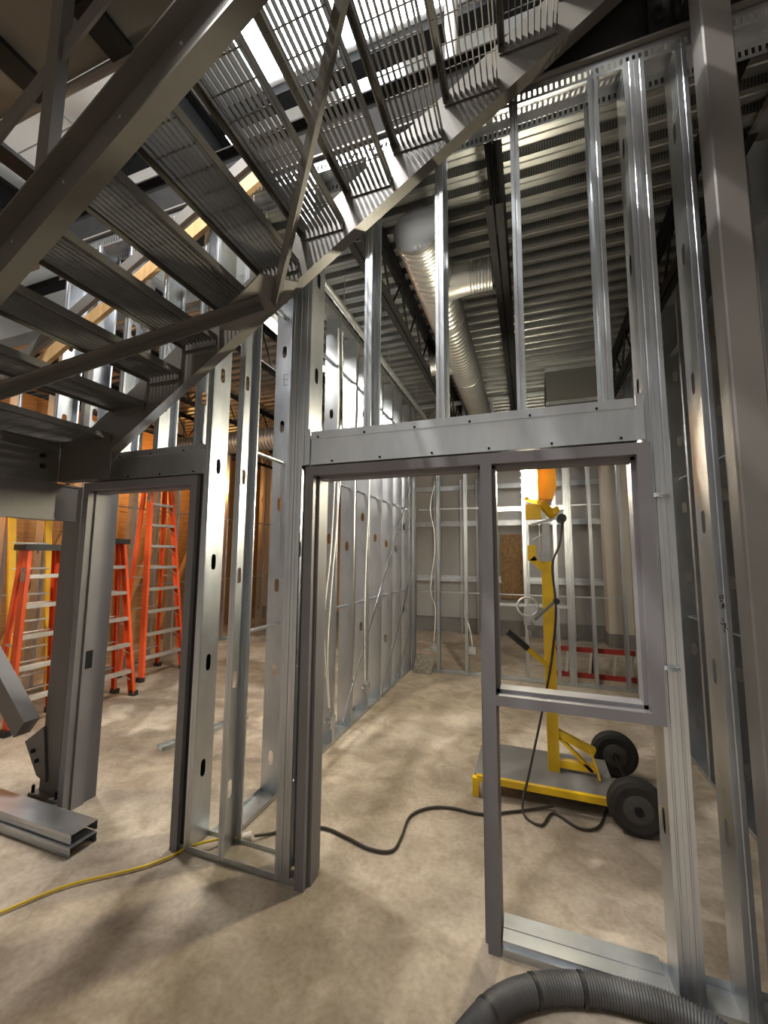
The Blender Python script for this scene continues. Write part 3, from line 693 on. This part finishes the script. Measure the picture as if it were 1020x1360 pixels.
for k in range(10): cg.tube([(mx-.06, my-.088, 2.15+k*.058), (mx-.15, my-.06, 2.15+k*.058), (mx-.176, my, 2.15+k*.058), (mx-.15, my+.06, 2.15+k*.058), (mx-.06, my+.088, 2.15+k*.058)], .003, 6)
A(cg, 'lens_guard', 'alu')
# power cable down the mast and across the floor
def g(x, y, z=.012): return onZ(x, y, z)
P = [(mx+.12, my-.02, 1.95), (mx+.09, my-.05, 1.78), (mx+.035, my-.055, 1.62), (mx+.05, my-.055, 1.3), (mx+.01, my-.06, .95), (mx-.06, my-.12, .62), (mx-.16, my-.28, .25), (-.09, 3.02, .03), (.02, 2.93, .012), g(735, 1080), g(770, 1100), g(795, 1098), g(806, 1075), (.44, 3.14, .10)]
A(MB().tube(smooth_path(P), .008, 8), 'power_cable', 'blackcord')
P = [g(338, 1110, .03), g(360, 1107), g(378, 1103), g(427, 1099), g(460, 1112), g(490, 1127), g(520, 1130), g(533, 1112), g(545, 1084), g(570, 1073), g(600, 1073), g(640, 1081), g(690, 1077), g(725, 1072, .02), (.10, 3.10, .05)]
tag(MB().tube(smooth_path(P), .0085, 8).build('extension_cord', 'blackcord'), 'dark extension cord snaking through the doorway to the light tower', 'cord')
pg = MB().tube([g(322, 1112, .035), g(334, 1110, .035)], [.02, .024], 12).build('cord_plug', 'pale'); tag(pg, 'tan cord connector joining the yellow and dark cords', 'plug')
P = [g(-60, 1236), g(0, 1212), g(60, 1187), g(100, 1173), g(150, 1161), g(190, 1151), g(225, 1138), g(248, 1126), g(270, 1119, .05), g(300, 1113, .04), g(322, 1112, .035)]
tag(MB().tube(smooth_path(P), .0065, 8).build('extension_cord', 'yellowcord'), 'yellow extension cord lying across the concrete floor', 'cord')
# vacuum hose
P = smooth_path([g(x, y, .05) for x, y in ((585, 1440), (610, 1395), (632, 1366), (658, 1338), (690, 1321), (735, 1312), (785, 1314), (840, 1325), (895, 1343), (950, 1372), (1010, 1420))], 10)
b = MB(); pts = []; rs = []
fine = [P[0]]; acc = 0.
for a, c in zip(P, P[1:]):
    L_ = (c-a).length; t = .0036-acc
    while t <= L_: fine.append(a+(c-a)*(t/L_)); t += .0036
    acc = L_-(t-.0036)
for i, p in enumerate(fine): pts.append(p); rs.append(.0455+.0035*(1 if i % 3 == 0 else -1 if i % 3 == 2 else 0))
b.tube(pts, rs, 18); hs = b.build('corrugated_hose', 'hose'); tag(hs, 'grey corrugated hose curling on the floor before the sill track', 'hose')
for i in (int(len(fine)*.22), int(len(fine)*.55), int(len(fine)*.40)):
    MB().tube(fine[i:i+5], .0505, 18).build('tape_band', 'black', hs)
# ================================================================== LOOSE STUDS, FLOOR BITS
def loose_stud(loc, rz, L, label, flip=False):
    o = place('loose_stud', stud_mesh(L, .152, .05, 5., 'galv'), None, loc); tag(o, label, 'steel stud', 'steel studs lying by the stair post'); solid(o, .0022)
    o.rotation_euler = (0, math.pi/2, 0) if not flip else (0, -math.pi/2, 0); o.rotation_mode = 'XYZ'
    o.rotation_euler.z = rz; return o
loose_stud((-4.9, 1.73, .053), .0, 2.44, 'galvanized steel stud lying on the floor, lowest of the pair')
loose_stud((-4.86, 1.745, .108), .0, 2.38, 'galvanized steel stud stacked on another beside the post')
ft = track(None, onZ(215, 998, .001), onZ(330, 955, .001), .09, name='floor_track'); tag(ft, 'loose galvanized track on the floor near the ladders', 'track')
ob = MB(); a, c = onY(664, 710, 9.28), onY(698, 796, 9.28); ob.box(a.x, c.x, 9.27, 9.29, c.z, a.z); tag(ob.build('osb_sheet', 'osb'), 'brown oriented strand board sheet on the far grey wall', 'board')
pc = empty('pale_column', (1.62, 9.0, 0)); tag(pc, 'pale beige boxed column in the far room', 'column')
addto(pc, MB().box(1.38, 1.80, 8.85, 9.25, .25, 4.05), 'casing', 'pale'); addto(pc, MB().box(1.36, 1.82, 8.83, 9.27, 0, .25), 'base', 'curb')
bd = MB().bar((-1.5, 5.93, .13), (-1.5, 6.0, .29), .25, .012, up=(0,1,0)); b = MB().poly([(-1.64, 5.9, .005), (-1.37, 5.9, .005), (-1.35, 6.02, .22), (-1.62, 6.02, .25)], (0, .012, .004)); tag(b.build('debris_board', 'cardboard'), 'dark scrap board leaning on the end stud wall', 'board')
# ---- wiring in the stud walls
def wire(P, label, name='house_wire'): return tag(MB().tube(smooth_path(P, 6), .006, 6).build(name, 'whitewire'), label, 'wire')
def ebox(c, label, ax):
    r = empty('junction_box', c); tag(r, label, 'electrical box', 'electrical boxes on the studs')
    b = MB(); b.box(-.05, .05, -.025, .025, -.05, .05) if ax == 'x' else b.box(-.025, .025, -.05, .05, -.05, .05); b.build('body', 'galv', r)
    b = MB().tube([(0, 0, .05), (0, 0, .085)], .014, 8); b.build('clamp', 'galv', r)
    b = MB()
    for k in range(3): b.tube([(0, -.02, 0), (.03-.03*k, -.06, -.03+.02*k), (.05-.04*k, -.05, .02)], .004, 5)
    b.build('pigtails', 'whitewire', r)
X_ = XP+.012
wire([(X_, 3.40, 3.9), (X_+.01, 3.42, 3.2), (X_, 3.39, 2.33), (X_+.02, 3.30, 1.7), (X_, 3.24, 1.09), (X_, 3.36, .36)], 'white cable hanging loosely on the first partition stud past the doorway')
wire([(X_+.01, 3.47, 3.9), (X_+.02, 3.50, 2.8), (X_, 3.44, 1.9), (X_, 3.32, .9), (X_, 3.38, .345)], 'white cable pinned beside the loose one on the partition')
wire([(X_, 4.27, 3.2), (X_+.02, 4.22, 2.4), (X_, 4.18, 1.3), (X_, 4.21, .33)], 'white cable running down the middle of the partition')
ebox((XP+.03, 3.37, .24), 'small metal junction box low on the partition stud by the loose cable', 'y')
ebox((XP+.03, 4.21, .28), 'small metal junction box low at the middle of the partition', 'y')
ebox((-1.36, 6.03, .36), 'small metal junction box on the end wall stud by the scrap board', 'x')
ebox((-.80, 6.03, .36), 'small metal junction box on the end wall stud beside the mullion', 'x')
wire([(-1.34, 6.03, 2.75), (-1.40, 6.02, 2.4), (-1.33, 6.03, 1.9), (-1.40, 6.02, 1.2), (-1.33, 6.03, .9), (-1.36, 6.03, .42)], 'white cable hanging on the end wall stud by the scrap board')
wire([(-.86, 6.03, .75), (-.82, 6.02, .6), (-.80, 6.03, .42)], 'short white cable on the end wall stud beside the mullion')
# ================================================================== LIGHTS OF THE PLACE AND ADDED FILL
def bay(loc, watts, label, size=.5, colr=(1, .97, .92)):
    r = empty('high_bay_light', loc); tag(r, label, 'ceiling light', 'high bay lights on the roof')
    b = MB(); s = size/2; b.box(-s, s, -s, s, .02, .09); b.build('housing', 'galv_dull', r)
    MB().box(-s+.02, s-.02, -s+.02, s-.02, .0, .02).build('lens', 'lensglow', r)
    MB().tube([(0, 0, .09), (0, 0, .5)], .01, 6).build('stem', 'dark', r)
    ld = bpy.data.lights.new('bay_lamp', 'AREA'); ld.size = size*.95; ld.energy = watts*BAY_E; ld.color = colr
    lo = bpy.data.objects.new('lamp_source', ld); col.objects.link(lo); lo.parent = r; lo.location = (0, 0, -.01)
bay((-5.2, 3.2, 6.55), 300, 'square roof light high over the ladder room', .6)
bay((-1.9, .4, 6.5), 270, 'square roof light straight over the stair flight', .09)
bay((-3.2, -2.4, 6.4), 150, 'added unseen fill light above the open floor behind the stair', .8)  # fill light out of view, added to lift the foreground floor
bay((-1.7, -.9, 6.4), 270, 'added unseen fill light above the open floor before the door frames', 1.1)  # large soft fill out of view, added to brighten the foreground floor
bay((-2.4, 6.2, 6.55), 160, 'square roof light deep over the upper storey', .6)
def warm(loc, watts, label):
    r = empty('site_lamp', loc); tag(r, label, 'lamp', 'warm hanging site lamps')
    MB().tube([(0,0,-.12),(0,0,-.09),(0,0,-.04),(0,0,0)], [.02,.045,.045,.018], 14).build('bulb', 'warmbulb', r)
    MB().tube([(0,0,0),(0,0,.07)], .022, 10).build('socket', 'black', r)
    MB().tube([(0,0,.07),(0,0,4.1-loc[2])], .004, 6).build('flex', 'black', r)
    ld = bpy.data.lights.new('site_bulb', 'POINT'); ld.energy = watts; ld.color = (1, .50, .15); ld.shadow_soft_size = .06
    lo = bpy.data.objects.new('bulb_source', ld); col.objects.link(lo); lo.parent = r; lo.location = (0, 0, -.2)
warm((-6.3, 2.2, 2.9), WARM_W, 'warm bulb hanging in front of the plywood, nearest the landing')
warm((-6.3, 5.9, 3.4), WARM_W, 'warm bulb hanging in front of the plywood behind the tallest ladder')
def striplight(loc, watts, label):
    r = empty('strip_light', loc); tag(r, label, 'ceiling light', 'strip lights under the deck')
    MB().box(-.06, .06, -.6, .6, .0, .06).build('body', 'white', r)
    for y in (-.45, .45): MB().tube([(0, y, .06), (0, y, 4.1-loc[2])], .004, 6).build('hanger', 'galv', r)
    MB().box(-.045, .045, -.58, .58, -.02, 0).build('diffuser', 'lensglow', r)
    ld = bpy.data.lights.new('strip_lamp', 'AREA'); ld.shape = 'RECTANGLE'; ld.size = .09; ld.size_y = 1.15; ld.energy = watts; ld.color = (1, .95, .86)
    lo = bpy.data.objects.new('strip_source', ld); col.objects.link(lo); lo.parent = r; lo.location = (0, 0, -.03)
striplight((-2.25, 3.55, 3.88), 70, 'added strip light under the ladder room deck, brightening the door jamb')  # fixture added to light the left jamb reveal and nearby floor
striplight((.2, 8.2, 3.6), 14, 'white strip light in the far room')
